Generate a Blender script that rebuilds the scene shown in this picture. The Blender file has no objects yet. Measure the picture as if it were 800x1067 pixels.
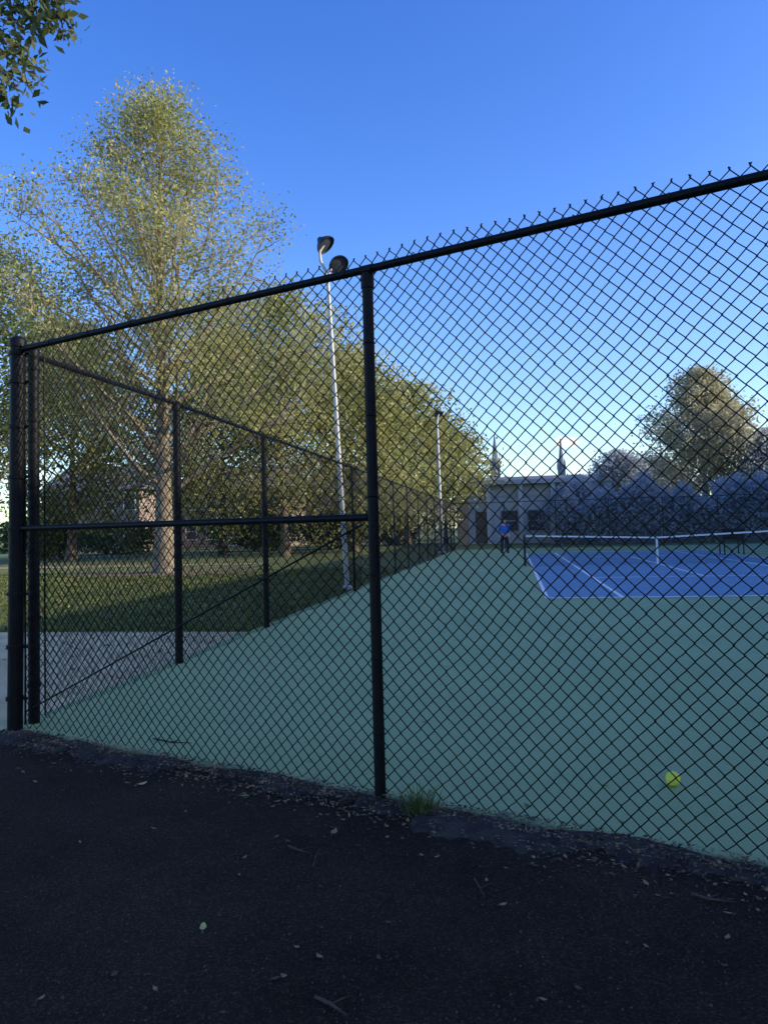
import bpy, math, random
import numpy as np
from mathutils import Vector, Matrix
R=math.radians
random.seed(7)
col=bpy.context.scene.collection
sc=bpy.context.scene
# ------------------------------------------------------------------ camera
CAM=Vector((0,0,1.4)); FPX=800.0; YAW=R(9.48); PITCH=R(3.0); ROLL=R(1.5); PY0=509.5
f0=Vector((-math.sin(YAW)*math.cos(PITCH),math.cos(YAW)*math.cos(PITCH),math.sin(PITCH)))
r0=Vector((math.cos(YAW),math.sin(YAW),0)); u0=r0.cross(f0)
RV=r0*math.cos(ROLL)-u0*math.sin(ROLL); UV=u0*math.cos(ROLL)+r0*math.sin(ROLL); FV=f0
cd=bpy.data.cameras.new('camera'); cam=bpy.data.objects.new('camera',cd); col.objects.link(cam)
m=Matrix((RV,UV,-FV)).transposed().to_4x4(); m.translation=CAM; cam.matrix_world=m
cd.sensor_fit='VERTICAL'; cd.sensor_height=36; cd.lens=FPX/1067*36; cd.shift_y=-(533.5-PY0)/1067
cd.clip_start=.05; cd.clip_end=5000; sc.camera=cam
def ray(px,py): return FV+RV*((px-400)/FPX)+UV*((PY0-py)/FPX)
def gnd(px,py,z=0.0):
    d=ray(px,py); return CAM+d*((z-CAM.z)/d.z)
def at(px,py,D): return CAM+ray(px,py)*D
def colx(p):
    q=p-CAM; return 400+FPX*q.dot(RV)/q.dot(FV)
# ------------------------------------------------------------------ materials
def newmat(n):
    mt=bpy.data.materials.new(n); mt.use_nodes=True; nt=mt.node_tree
    return mt,nt,nt.nodes['Principled BSDF']
def mat(n,c,rough=.7,c2=None,scale=8,detail=4,bump=0,bscale=None,metal=0,spec=None):
    mt,nt,b=newmat(n)
    b.inputs['Roughness'].default_value=rough; b.inputs['Metallic'].default_value=metal
    if spec is not None: b.inputs['Specular IOR Level'].default_value=spec
    tc=nt.nodes.new('ShaderNodeTexCoord')
    nz=nt.nodes.new('ShaderNodeTexNoise'); nz.inputs['Scale'].default_value=scale; nz.inputs['Detail'].default_value=detail
    nt.links.new(tc.outputs['Object'],nz.inputs['Vector'])
    rp=nt.nodes.new('ShaderNodeValToRGB'); rp.color_ramp.elements[0].position=.35; rp.color_ramp.elements[1].position=.65
    c2=c2 or [x*1.25 for x in c]
    rp.color_ramp.elements[0].color=(*c,1); rp.color_ramp.elements[1].color=(*c2,1)
    nt.links.new(nz.outputs['Fac'],rp.inputs['Fac']); nt.links.new(rp.outputs['Color'],b.inputs['Base Color'])
    if bump:
        n2=nt.nodes.new('ShaderNodeTexNoise'); n2.inputs['Scale'].default_value=bscale or scale*4; n2.inputs['Detail'].default_value=3
        nt.links.new(tc.outputs['Object'],n2.inputs['Vector'])
        bp=nt.nodes.new('ShaderNodeBump'); bp.inputs['Strength'].default_value=bump; bp.inputs['Distance'].default_value=.02
        nt.links.new(n2.outputs['Fac'],bp.inputs['Height']); nt.links.new(bp.outputs['Normal'],b.inputs['Normal'])
    return mt
def leafmat(n,cols,trans=.4,clump=.5):
    mt,nt,b=newmat(n); out=nt.nodes['Material Output']
    g=nt.nodes.new('ShaderNodeNewGeometry')
    tc=nt.nodes.new('ShaderNodeTexCoord'); nz=nt.nodes.new('ShaderNodeTexNoise'); nz.inputs['Scale'].default_value=clump; nz.inputs['Detail'].default_value=2
    nt.links.new(tc.outputs['Object'],nz.inputs['Vector'])
    ad=nt.nodes.new('ShaderNodeMath'); ad.operation='MULTIPLY_ADD'; ad.inputs[1].default_value=.55
    nt.links.new(g.outputs['Random Per Island'],ad.inputs[0])
    mu=nt.nodes.new('ShaderNodeMath'); mu.operation='MULTIPLY_ADD'; mu.inputs[1].default_value=1.6; mu.inputs[2].default_value=-.55
    nt.links.new(nz.outputs['Fac'],mu.inputs[0]); nt.links.new(mu.outputs[0],ad.inputs[2])
    rp=nt.nodes.new('ShaderNodeValToRGB'); e=rp.color_ramp.elements
    e[0].color=(*cols[0],1); e[1].color=(*cols[-1],1); e[0].position=.1; e[1].position=.9
    for i,c in enumerate(cols[1:-1]):
        x=e.new(.1+.8*(i+1)/(len(cols)-1)); x.color=(*c,1)
    nt.links.new(ad.outputs[0],rp.inputs['Fac'])
    nt.links.new(rp.outputs['Color'],b.inputs['Base Color']); b.inputs['Roughness'].default_value=.55; b.inputs['Specular IOR Level'].default_value=.3
    tr=nt.nodes.new('ShaderNodeBsdfTranslucent'); nt.links.new(rp.outputs['Color'],tr.inputs['Color'])
    mx=nt.nodes.new('ShaderNodeMixShader'); mx.inputs[0].default_value=trans
    nt.links.new(b.outputs[0],mx.inputs[1]); nt.links.new(tr.outputs[0],mx.inputs[2]); nt.links.new(mx.outputs[0],out.inputs['Surface'])
    return mt
M={}
M['vinyl']=mat('black_vinyl',(.005,.005,.005),.5,(.008,.008,.008),30,spec=.15)
M['vinyl_worn']=mat('worn_black_paint',(.005,.005,.006),.5,(.010,.010,.010),14,bump=.15,spec=.16)
M['vinyl_far']=mat('dark_grey_paint',(.03,.032,.035),.6,(.05,.05,.05),14,spec=.16)  # lighter grey used on the more distant fence parts
M['galv']=mat('galvanised_steel',(.52,.50,.46),.5,(.62,.60,.55),6,metal=.1)
M['dark_metal']=mat('dark_metal',(.02,.02,.022),.5)
M['white']=mat('white_paint',(.84,.81,.74),.6,(.9,.87,.8),20)
M['netcord']=mat('net_cord',(.012,.012,.014),.8)
M['conc']=mat('concrete',(.43,.345,.17),.9,(.61,.50,.26),1.6,8,bump=.2,bscale=40)
M['pathm']=mat('tan_path',(.26,.20,.11),.95,(.36,.28,.17),2,6)
M['earth']=mat('bare_earth',(.15,.11,.06),.95,(.25,.185,.105),2.5,7,bump=.5,bscale=20)
M['stucco']=mat('stucco',(.52,.51,.50),.9,(.60,.59,.58),1)  # paled to stand in for sun haze on the far building
M['roofgrey']=mat('grey_roof',(.40,.40,.41),.8,(.47,.47,.48),2)
M['tanpillar']=mat('tan_stone',(.40,.27,.17),.9,(.48,.34,.22),2)
M['shade']=mat('roof_shingle',(.13,.13,.135),.85,(.18,.18,.185),2)
M['glass']=mat('dark_glass',(.06,.065,.075),.35,spec=.2)
M['browndoor']=mat('brown_door',(.16,.12,.10),.7)
M['stone']=mat('hazy_stone',(.12,.15,.21),.9,(.15,.18,.24),.5)  # haze over the distant church is put into this colour
M['bark']=mat('brown_bark',(.12,.09,.06),.95,(.22,.17,.115),5,6,bump=.6,bscale=14)
M['barkpale']=mat('pale_bark',(.20,.155,.10),.95,(.34,.27,.18),4,6,bump=.6,bscale=12)
M['barkdark']=mat('dark_bark',(.04,.036,.034),.95,(.07,.06,.055),5,6,bump=.6,bscale=14)
M['barkhazy']=mat('hazy_bark',(.22,.24,.27),.95,(.28,.30,.33),5,6)  # bark colour paled and blued to imitate distant haze
M['skin']=mat('skin',(.52,.31,.21),.6)
M['shirt']=mat('blue_cloth',(.05,.13,.42),.9,(.06,.16,.5),20)
M['trousers']=mat('dark_cloth',(.03,.03,.036),.9)
M['hair']=mat('dark_hair',(.02,.014,.01),.7)
M['shoe']=mat('pale_shoe',(.4,.4,.4),.7)
M['twig']=mat('twig_bark',(.035,.022,.014),.9,(.08,.055,.038),40)
def brick(n,c1,c2,mo):
    mt,nt,b=newmat(n); tc=nt.nodes.new('ShaderNodeTexCoord'); mp=nt.nodes.new('ShaderNodeMapping'); mp.inputs['Rotation'].default_value=(R(90),0,0)
    br=nt.nodes.new('ShaderNodeTexBrick'); br.inputs['Scale'].default_value=4; br.inputs['Color1'].default_value=(*c1,1); br.inputs['Color2'].default_value=(*c2,1); br.inputs['Mortar'].default_value=(*mo,1)
    nt.links.new(tc.outputs['Object'],mp.inputs['Vector']); nt.links.new(mp.outputs['Vector'],br.inputs['Vector']); nt.links.new(br.outputs['Color'],b.inputs['Base Color']); b.inputs['Roughness'].default_value=.9
    return mt
M['brick']=brick('red_brick',(.13,.075,.055),(.17,.095,.07),(.2,.18,.16))
M['palebrick']=brick('pale_brick',(.27,.20,.155),(.34,.255,.20),(.38,.34,.30))
def asphalt():
    mt,nt,b=newmat('asphalt'); tc=nt.nodes.new('ShaderNodeTexCoord')
    vo=nt.nodes.new('ShaderNodeTexVoronoi'); vo.inputs['Scale'].default_value=150
    nz=nt.nodes.new('ShaderNodeTexNoise'); nz.inputs['Scale'].default_value=.9; nz.inputs['Detail'].default_value=9; nz.inputs['Roughness'].default_value=.68
    n3=nt.nodes.new('ShaderNodeTexNoise'); n3.inputs['Scale'].default_value=90; n3.inputs['Detail'].default_value=4
    for x in (vo,nz,n3): nt.links.new(tc.outputs['Object'],x.inputs['Vector'])
    rp=nt.nodes.new('ShaderNodeValToRGB'); rp.color_ramp.elements[0].color=(.0155,.0108,.007,1); rp.color_ramp.elements[1].color=(.056,.038,.0245,1); rp.color_ramp.elements[0].position=.3; rp.color_ramp.elements[1].position=.75
    nt.links.new(nz.outputs['Fac'],rp.inputs['Fac'])
    sp=nt.nodes.new('ShaderNodeValToRGB'); sp.color_ramp.elements[0].position=.6; sp.color_ramp.elements[1].position=.95; sp.color_ramp.elements[0].color=(.75,.75,.75,1); sp.color_ramp.elements[1].color=(2.1,2.1,1.9,1)
    sv=nt.nodes.new('ShaderNodeSeparateColor'); nt.links.new(vo.outputs['Color'],sv.inputs[0]); nt.links.new(sv.outputs[0],sp.inputs['Fac'])
    mx=nt.nodes.new('ShaderNodeMix'); mx.data_type='RGBA'; mx.blend_type='MULTIPLY'; mx.inputs[0].default_value=.85
    nt.links.new(rp.outputs['Color'],mx.inputs[6]); nt.links.new(sp.outputs['Color'],mx.inputs[7]); nt.links.new(mx.outputs[2],b.inputs['Base Color'])
    ad=nt.nodes.new('ShaderNodeMath'); ad.operation='SUBTRACT'; nt.links.new(n3.outputs['Fac'],ad.inputs[0]); nt.links.new(vo.outputs['Distance'],ad.inputs[1])
    bp=nt.nodes.new('ShaderNodeBump'); bp.inputs['Strength'].default_value=.9; bp.inputs['Distance'].default_value=.006
    nt.links.new(ad.outputs[0],bp.inputs['Height']); nt.links.new(bp.outputs['Normal'],b.inputs['Normal']); b.inputs['Roughness'].default_value=.9; b.inputs['Specular IOR Level'].default_value=.08
    return mt
M['asphalt']=asphalt()
def courtmat(n,c1,c2,c3):
    mt,nt,b=newmat(n); tc=nt.nodes.new('ShaderNodeTexCoord')
    n1=nt.nodes.new('ShaderNodeTexNoise'); n1.inputs['Scale'].default_value=.5; n1.inputs['Detail'].default_value=9; n1.inputs['Roughness'].default_value=.6
    n2=nt.nodes.new('ShaderNodeTexNoise'); n2.inputs['Scale'].default_value=160; n2.inputs['Detail'].default_value=2
    n4=nt.nodes.new('ShaderNodeTexNoise'); n4.inputs['Scale'].default_value=3.2; n4.inputs['Detail'].default_value=6; n4.inputs['Roughness'].default_value=.7
    for x in (n1,n2,n4): nt.links.new(tc.outputs['Object'],x.inputs['Vector'])
    rp=nt.nodes.new('ShaderNodeValToRGB'); rp.color_ramp.elements[0].color=(*c1,1); rp.color_ramp.elements[1].color=(*c2,1); rp.color_ramp.elements[0].position=.3; rp.color_ramp.elements[1].position=.7
    nt.links.new(n1.outputs['Fac'],rp.inputs['Fac'])
    r2=nt.nodes.new('ShaderNodeValToRGB'); r2.color_ramp.elements[0].position=.58; r2.color_ramp.elements[1].position=.74; r2.color_ramp.elements[0].color=(0,0,0,1); r2.color_ramp.elements[1].color=(.6,.6,.6,1)
    nt.links.new(n4.outputs['Fac'],r2.inputs['Fac'])
    mx=nt.nodes.new('ShaderNodeMix'); mx.data_type='RGBA'; mx.inputs[7].default_value=(*c3,1)
    nt.links.new(r2.outputs['Color'],mx.inputs[0]); nt.links.new(rp.outputs['Color'],mx.inputs[6]); nt.links.new(mx.outputs[2],b.inputs['Base Color'])
    bp=nt.nodes.new('ShaderNodeBump'); bp.inputs['Strength'].default_value=.4; bp.inputs['Distance'].default_value=.003
    nt.links.new(n2.outputs['Fac'],bp.inputs['Height']); nt.links.new(bp.outputs['Normal'],b.inputs['Normal']); b.inputs['Roughness'].default_value=.8; b.inputs['Specular IOR Level'].default_value=.3
    return mt
M['green']=courtmat('green_court_paint',(.255,.345,.148),(.31,.41,.182),(.20,.265,.12))
M['blue']=courtmat('blue_court_paint',(.15,.265,.35),(.175,.30,.395),(.13,.23,.31))
M['grass']=mat('grass_ground',(.085,.115,.024),.95,(.16,.18,.045),1.2,8,bump=.5,bscale=30)
M['soil']=mat('dark_soil',(.016,.0105,.007),.95,(.055,.037,.024),12,6,bump=.9,bscale=60)
# ------------------------------------------------------------------ mesh helpers
def build_np(name,V,F,mt,parent=None,smooth=False):
    me=bpy.data.meshes.new(name); V=np.asarray(V,dtype=np.float32); F=np.asarray(F,dtype=np.int32)
    if parent is not None: V=V-np.array(parent.location,dtype=np.float32)
    n,k=F.shape
    me.vertices.add(len(V)); me.vertices.foreach_set('co',V.ravel())
    me.loops.add(n*k); me.loops.foreach_set('vertex_index',F.ravel())
    me.polygons.add(n); me.polygons.foreach_set('loop_start',np.arange(0,n*k,k,dtype=np.int32))
    try: me.polygons.foreach_set('loop_total',np.full(n,k,dtype=np.int32))
    except Exception: pass
    me.update(calc_edges=True); me.validate()
    if smooth: me.shade_smooth()
    me.materials.append(mt)
    o=bpy.data.objects.new(name,me); col.objects.link(o)
    if parent is not None: o.parent=parent
    return o
class MB:
    def __init__(s): s.v=[]; s.f=[]
    def tube(s,pts,rad,n=10,cap=True):
        pts=[Vector(p) for p in pts]
        if not isinstance(rad,(list,tuple)): rad=[rad]*len(pts)
        b=len(s.v); ref=None
        for i,p in enumerate(pts):
            t=(pts[min(i+1,len(pts)-1)]-pts[max(i-1,0)]).normalized()
            if ref is None: ref=Vector((0,0,1)) if abs(t.z)<.9 else Vector((1,0,0))
            a=(ref-t*ref.dot(t)); 
            if a.length<1e-5: a=t.orthogonal()
            a.normalize(); ref=a; c=t.cross(a)
            for k in range(n):
                th=2*math.pi*k/n; s.v.append(p+(a*math.cos(th)+c*math.sin(th))*rad[i])
        for i in range(len(pts)-1):
            for k in range(n):
                k2=(k+1)%n; s.f.append((b+i*n+k,b+i*n+k2,b+(i+1)*n+k2,b+(i+1)*n+k))
        if cap:
            s.f.append(tuple(b+k for k in reversed(range(n)))); e=b+(len(pts)-1)*n; s.f.append(tuple(e+k for k in range(n)))
        return s
    def box(s,x0,x1,y0,y1,z0,z1):
        b=len(s.v)
        for z in (z0,z1):
            for x,y in ((x0,y0),(x1,y0),(x1,y1),(x0,y1)): s.v.append(Vector((x,y,z)))
        s.f+=[(b+3,b+2,b+1,b),(b+4,b+5,b+6,b+7)]+[(b+i,b+(i+1)%4,b+4+(i+1)%4,b+4+i) for i in range(4)]
        return s
    def poly(s,pts):
        b=len(s.v); s.v+=[Vector(p) for p in pts]; s.f.append(tuple(range(b,b+len(pts)))); return s
    def lathe(s,prof,origin,axis=Vector((0,0,1)),n=20):
        q=axis.to_track_quat('Z','Y'); b=len(s.v); origin=Vector(origin)
        for r,z in prof:
            for k in range(n):
                th=2*math.pi*k/n; s.v.append(origin+q@Vector((r*math.cos(th),r*math.sin(th),z)))
        for i in range(len(prof)-1):
            for k in range(n):
                k2=(k+1)%n; s.f.append((b+i*n+k,b+i*n+k2,b+(i+1)*n+k2,b+(i+1)*n+k))
        return s
    def build(s,name,mt,parent=None,smooth=False):
        me=bpy.data.meshes.new(name); off=Vector(parent.location) if parent is not None else Vector()
        me.from_pydata([tuple(p-off) for p in s.v],[],s.f); me.update()
        if smooth:
            me.shade_smooth()
            try: me.set_sharp_from_angle(angle=R(50))
            except Exception: pass
        me.materials.append(mt); o=bpy.data.objects.new(name,me); col.objects.link(o)
        if parent is not None: o.parent=parent
        return o
def tag(o,label=None,cat=None,group=None,kind=None):
    if label: o['label']=label
    if cat: o['category']=cat
    if group: o['group']=group
    if kind: o['kind']=kind
    return o
def thing(name,label,cat,loc,group=None):
    o=bpy.data.objects.new(name,None); col.objects.link(o); o.location=loc; o.empty_display_size=.2
    return tag(o,label,cat,group)
# ------------------------------------------------------------------ setting
C=gnd(16,764); E=gnd(800,908); C.z=0; E.z=0
d=(E-C).normalized(); nrm=Vector((-d.y,d.x,0))       # nrm points into the court
S0=gnd(36,756); S0.z=0; SX=S0.x
FARY=47.0; XR=27.0
tag(MB().poly([(-1500,-1500,0),(1500,-1500,0),(1500,1500,0),(-1500,1500,0)]).build('ground',M['grass']),kind='structure')
near_end=C+d*13
court_pts=[(SX-.12,C.y+.05,.02),(near_end.x,near_end.y,.02),(XR,near_end.y,.02),(XR,FARY+.3,.02),(SX-.12,FARY+.3,.02)]
b=MB(); b.poly(court_pts)
b.poly([(court_pts[0][0],court_pts[0][1],.001),(court_pts[1][0],court_pts[1][1],.001),court_pts[1],court_pts[0]])
tag(b.build('court_surface',M['green']),kind='structure')
tag(MB().poly([(-40,-25,.006),(45,-25,.006),(45,near_end.y-.02,.006),(near_end.x,near_end.y-.02,.006),(C.x,C.y-.02,.006),(C.x,5.02,.006),(-40,5.02,.006)]).build('asphalt_pavement',M['asphalt']),kind='structure')
tag(MB().poly([(-40,5.03,.010),(SX-.14,5.03,.010),(SX-.14,10.4,.010),(-40,10.9,.010)]).build('concrete_path',M['conc']),kind='structure')
tag(MB().poly([(-60,32.5,.008),(-11,32.5,.008),(-11,34.0,.008),(-60,36,.008)]).build('dirt_path',M['pathm']),kind='structure')
TB=gnd(172,597); rs=np.random.RandomState(4)
tag(MB().poly([(TB.x+math.cos(a)*(4.0+rs.uniform(-1.0,1.0)),TB.y-.3+math.sin(a)*(2.0+rs.uniform(-.5,.4)),.016) for a in np.linspace(0,2*math.pi,40)[:-1]]).build('bare_earth',M['earth']),kind='structure')
sb=MB(); L_=13.0; n=420; rs=np.random.RandomState(5)
for i in range(n+1):
    s=L_*i/n; wv=.12+.07*math.sin(s*2.1)+.05*math.sin(s*5.3+1)+.035*math.sin(s*13)+rs.normal(0,.026)
    q0=C+d*s-nrm*(.015+.012*math.sin(s*7)+abs(rs.normal(0,.010))-.045*max(0,math.sin(s*3.1+.5))); q1=C+d*s-nrm*(.05+max(.02,wv)); hz=.023+.006*math.sin(s*9)+abs(rs.normal(0,.004))
    sb.v+=[Vector((q0.x,q0.y,hz)),Vector(((q0.x+q1.x)/2,(q0.y+q1.y)/2,hz+.003)),Vector((q1.x,q1.y,.0065))]
    if i: k=len(sb.v)-6; sb.f+=[(k,k+1,k+4,k+3),(k+1,k+2,k+5,k+4)]
tag(sb.build('soil_strip',M['soil'],None,True),kind='structure')
BX=gnd(568,625).x; BY=gnd(568,625).y
W=8.23; LEN=23.77
tag(MB().poly([(BX,BY,.024),(BX+W,BY,.024),(BX+W,BY+LEN,.024),(BX,BY+LEN,.024)]).build('blue_court',M['blue']),kind='structure')
ln=MB(); z=.028
def line(x0,x1,y0,y1): ln.poly([(x0,y0,z),(x1,y0,z),(x1,y1,z),(x0,y1,z)])
lw=.075
line(BX,BX+W,BY,BY+.14); line(BX,BX+W,BY+LEN-.12,BY+LEN)
for x in (BX,BX+1.37,BX+W-1.37-lw,BX+W-lw): line(x,x+lw,BY+.14,BY+LEN-.12)
yn=BY+LEN/2
sx0,sx1=BX+1.37+lw,BX+W-1.37-lw
line(sx0,sx1,yn-6.4,yn-6.4+.10); line(sx0,sx1,yn+6.4-.10,yn+6.4)
line(BX+W/2-lw/2,BX+W/2+lw/2,yn-6.4+.10,yn+6.4-.10)
tag(ln.build('court_lines',M['white']),kind='structure')
# ------------------------------------------------------------------ chain link
def chain(name,o,dd,L,z0,z1,w,r,sides,parent,mt,tips=True,seed=1,wav=1.0):
    rs=np.random.RandomState(seed); nn=Vector((-dd.y,dd.x,0))
    nx=int(L/w); K=int(round((z1-z0)/w)); K+=K%2; pz=(z1-z0)/K
    i=np.arange(nx)[:,None]; k=np.arange(K+1)[None,:]
    sg=np.where(i%2==0,1,-1)*np.where(k%2==0,1,-1)
    xs=(i+.5)*w+sg*(w/2+.5*r); zs=z0+k*pz+0*i
    wx=.009*np.sin(zs*3.1+xs*1.7)+.005*np.sin(zs*7+xs*2.3)+.003*np.sin(zs*11+xs*5); wz=.009*np.sin(xs*2.9+zs*1.3)+.006*np.sin(xs*6.1+zs*2)
    xs=xs+wav*wx; zs=zs+wav*wz
    ys=.010*np.sin(xs*2.1+zs*2.7)+.006*np.sin(xs*4.3-zs*5)
    if tips:
        s2=np.where(i%2==0,1,-1)*np.ones((nx,1))
        xs=np.concatenate([xs,xs[:,-1:]-s2*.003,xs[:,-1:]+s2*(.001+.003*rs.rand(nx,1))],1)
        zs=np.concatenate([zs,zs[:,-1:]+.005,zs[:,-1:]+.010+.005*rs.rand(nx,1)],1)
        ys=np.concatenate([ys,ys[:,-1:],ys[:,-1:]],1)
    xs=xs+rs.normal(0,.0012,xs.shape); zs=zs+rs.normal(0,.0012,zs.shape)
    Mk=xs.shape[1]; th=2*np.pi*np.arange(sides)/sides+.4
    ox=r*1.35*np.cos(th); oy=r*np.sin(th)
    A=xs[:,:,None]+ox; B=ys[:,:,None]+oy; Z=np.repeat(zs[:,:,None],sides,2)
    V=np.stack([o.x+A*dd.x+B*nn.x,o.y+A*dd.y+B*nn.y,Z],-1).reshape(-1,3)
    idx=np.arange(nx*Mk*sides).reshape(nx,Mk,sides); nx2=np.roll(idx,-1,2)
    F=np.stack([idx[:,:-1],nx2[:,:-1],nx2[:,1:],idx[:,1:]],-1).reshape(-1,4)
    return build_np(name,V,F,mt,parent,True)
def up(p,z): return Vector((p.x,p.y,z))
def post_mb(p,r,h,lean=Vector((0,0,0)),dome=True):
    mb=MB(); q=up(p,h)+lean
    mb.tube([up(p,-.05),up(p,.3)+lean*.1,q],r,16)
    return mb,q
def cap_part(q,r,parent):
    prof=[(r*1.12,-.05),(r*1.14,-.005),(r*1.0,.012),(r*.6,r*.5),(.001,r*.62)]
    MB().lathe(prof,q).build('post_cap',M['vinyl_worn'],parent,True)
def band(p,z,r,name,parent,off=None):
    mb=MB(); prof=[(r*1.02,-.012),(r*1.16,-.012),(r*1.16,.012),(r*1.02,.012)]
    mb.lathe(prof,up(p,z),n=16)
    if off is not None:
        q=up(p,z)+off.normalized()*(r*1.3); s=off.normalized()*.022
        mb.tube([q-s*.3,q+s],.011,8)
    mb.build(name,M['vinyl_worn'],parent,True)
ZR=2.79; ZS=2.83
NF=thing('chain_link_fence','black chain link fence along the asphalt edge with middle rail and thick end post','fence',C)
sC=3.0
for it in range(400):
    sC=2.4+it*.003
    if colx(C+d*sC)>=396: break
P=[C,C+d*sC,C+d*(sC*2),C+d*(sC*3)]
mb,q=post_mb(C,.054,2.86,lean=d*.045); mb.build('end_post',M['vinyl_worn'],NF,True); cap_part(q,.054,NF)
for p in P[1:]:
    mb,q=post_mb(p,.030,ZR-.02); mb.build('post',M['vinyl_worn'],NF,True)
    MB().tube([up(p,ZR-.10),up(p,ZR-.03)],.036,14).tube([up(p,ZR)-d*.035,up(p,ZR)+d*.035],.028,14).build('rail_cap',M['vinyl_worn'],NF,True)
MB().tube([up(C,ZR)+d*.04,up(P[1],ZR+.004),up(P[2],ZR+.022),up(P[3],ZR)],.0215,14).build('top_rail',M['vinyl_worn'],NF,True)
MB().tube([up(C,1.475)+d*.05,up(P[1],1.465)-d*.03],.020,14).build('middle_rail',M['vinyl_worn'],NF,True)
tr0=up(C,.16)+d*.10+nrm*.02; tr1=up(P[1],1.43)-d*.08+nrm*.02
MB().tube([tr0,tr1],.006,8).build('truss_rod',M['vinyl_worn'],NF,True)
MB().tube([up(C,.06)+d*.07+nrm*.034,up(C,ZR)+d*.075+nrm*.034],.008,6).build('tension_bar',M['vinyl_worn'],NF,True)
for zz in (.25,.62,1.0,1.47,1.85,2.22,2.55,2.76): band(C+d*(.045*zz/2.9),zz,.056,'tension_band',NF,d+nrm*.4)
chain('wire_mesh',C+nrm*.040+d*.06,d,(sC*3-.06),.030,ZR+.098,.0385,.0031,5,NF,M['vinyl'],True,3)
for p in P[1:3]:
    for zz in (.35,.75,1.15,1.6,2.0,2.4):
        MB().lathe([(.031,-.003),(.035,0),(.031,.003)],up(p,zz+random.uniform(-.03,.03)),n=14).build('tie_wire',M['vinyl'],NF,True)
for kk in range(1,22):
    s=kk*.42
    pp=C+d*s
    MB().lathe([(.0222,-.003),(.0262,0),(.0222,.003)],up(pp,ZR+.004+(.009 if s>sC else 0)),axis=d,n=12).build('tie_wire',M['vinyl'],NF,True)
# side fence
YD=Vector((0,1,0)); XD=Vector((1,0,0))
SF=thing('side_fence','long black chain link fence running away beside the lawn','fence',S0)
ys=[gnd(190,693).y,gnd(270,655).y,gnd(357,617).y]
while ys[-1]+3.05<FARY-1: ys.append(ys[-1]+3.05)
mb,q=post_mb(S0,.042,2.84); mb.build('end_post',M['vinyl_worn'],SF,True); cap_part(q,.042,SF)
for j,yy in enumerate(ys):
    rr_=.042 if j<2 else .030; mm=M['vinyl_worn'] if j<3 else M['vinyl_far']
    p=Vector((SX,yy,0)); mb,q=post_mb(p,rr_,ZS); mb.build('post',mm,SF,True)
    MB().tube([up(p,ZS-.08),up(p,ZS+.02)],rr_+.006,12).build('rail_cap',mm,SF,True)
MB().tube([up(S0,ZS-.03)]+[Vector((SX,yy,ZS)) for yy in ys]+[Vector((SX,FARY,ZS))],.023,10).build('top_rail',M['vinyl_worn'],SF,True)
for zz in (.3,.8,1.3,1.8,2.3,2.7): band(S0,zz,.044,'tension_band',SF,YD)
MB().tube([Vector((SX+.045,S0.y+.07,.06)),Vector((SX+.045,S0.y+.07,ZS-.03))],.007,6).build('tension_bar',M['vinyl_worn'],SF,True)
chain('wire_mesh',Vector((SX+.050,S0.y+.05,0)),YD,12.5,.03,ZS+.02,.0415,.0028,3,SF,M['vinyl'],True,5)
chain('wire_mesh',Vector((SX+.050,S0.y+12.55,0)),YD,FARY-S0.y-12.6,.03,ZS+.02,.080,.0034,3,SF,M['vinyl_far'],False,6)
# far fence
F0=Vector((SX,FARY,0))
FF=thing('far_fence','faint chain link fence across the far end of the court before the hedge','fence',F0)
for i in range(11):
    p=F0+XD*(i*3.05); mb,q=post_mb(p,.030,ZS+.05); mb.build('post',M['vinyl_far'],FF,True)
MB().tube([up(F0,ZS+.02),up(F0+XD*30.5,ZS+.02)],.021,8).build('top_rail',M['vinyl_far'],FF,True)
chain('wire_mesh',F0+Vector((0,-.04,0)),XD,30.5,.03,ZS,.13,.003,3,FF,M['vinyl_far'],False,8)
# ------------------------------------------------------------------ light poles
def light_pole(label,base,top,arms,rb,rt,mtp,sc_=1.0):
    t=thing('light_pole',label,'light pole',base,'floodlight poles beside the courts')
    MB().lathe([(rb*2.2,0),(rb*2.2,.05),(rb*1.3,.09),(rb*1.05,.10)],base,n=14).build('base_plate',M['galv'],t,True)
    mid=base.lerp(top,.5); MB().tube([base,mid,top],[rb,(rb+rt)/2,rt],14).build('pole',mtp,t,True)
    for pts,aim in arms:
        a=MB(); a.tube(pts,[rt*.8]*len(pts),10).build('arm',mtp,t,True)
        e=Vector(pts[-1]); ax=-aim.normalized()
        h=MB(); k=sc_
        h.lathe([(.001,.26*k),(.07*k,.25*k),(.10*k,.2*k),(.13*k,.16*k),(.24*k,.06*k),(.30*k,-.02*k),(.31*k,-.09*k),(.295*k,-.09*k),(.285*k,-.02*k)],e,ax,20)
        fx=h.build('lamp_head',M['dark_metal'],t,True)
        g=MB().lathe([(.001,-.05*k),(.2*k,-.045*k),(.285*k,-.03*k)],e,ax,20)
        for v in g.v: v-=Vector(base)
        g.build('lens',M['glass'],fx,True)
    return t
b1=gnd(356,614); b1.z=0; b1.x=SX-.35
D1=(b1-CAM).dot(FV)
t1=at(341.5,292,D1)
a1=[t1-Vector((0,0,.2)),at(340,284,D1),at(334,272,D1),at(333,262,D1),at(338,254,D1)]
a2=[t1-Vector((0,0,.2)),at(343,284,D1),at(346,278,D1),at(352,275,D1)]
light_pole('slender pale floodlight pole with two dark lamp heads behind the side fence',b1,t1,[(a1,Vector((.7,-.1,-.75))),(a2,Vector((.55,-.5,-.75)))],.062,.045,M['galv'],.8)
b2=gnd(460,576); b2=Vector((SX-.4,b2.y,0)); D2=(b2-CAM).dot(FV); t2=at(455,438,D2)
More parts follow.
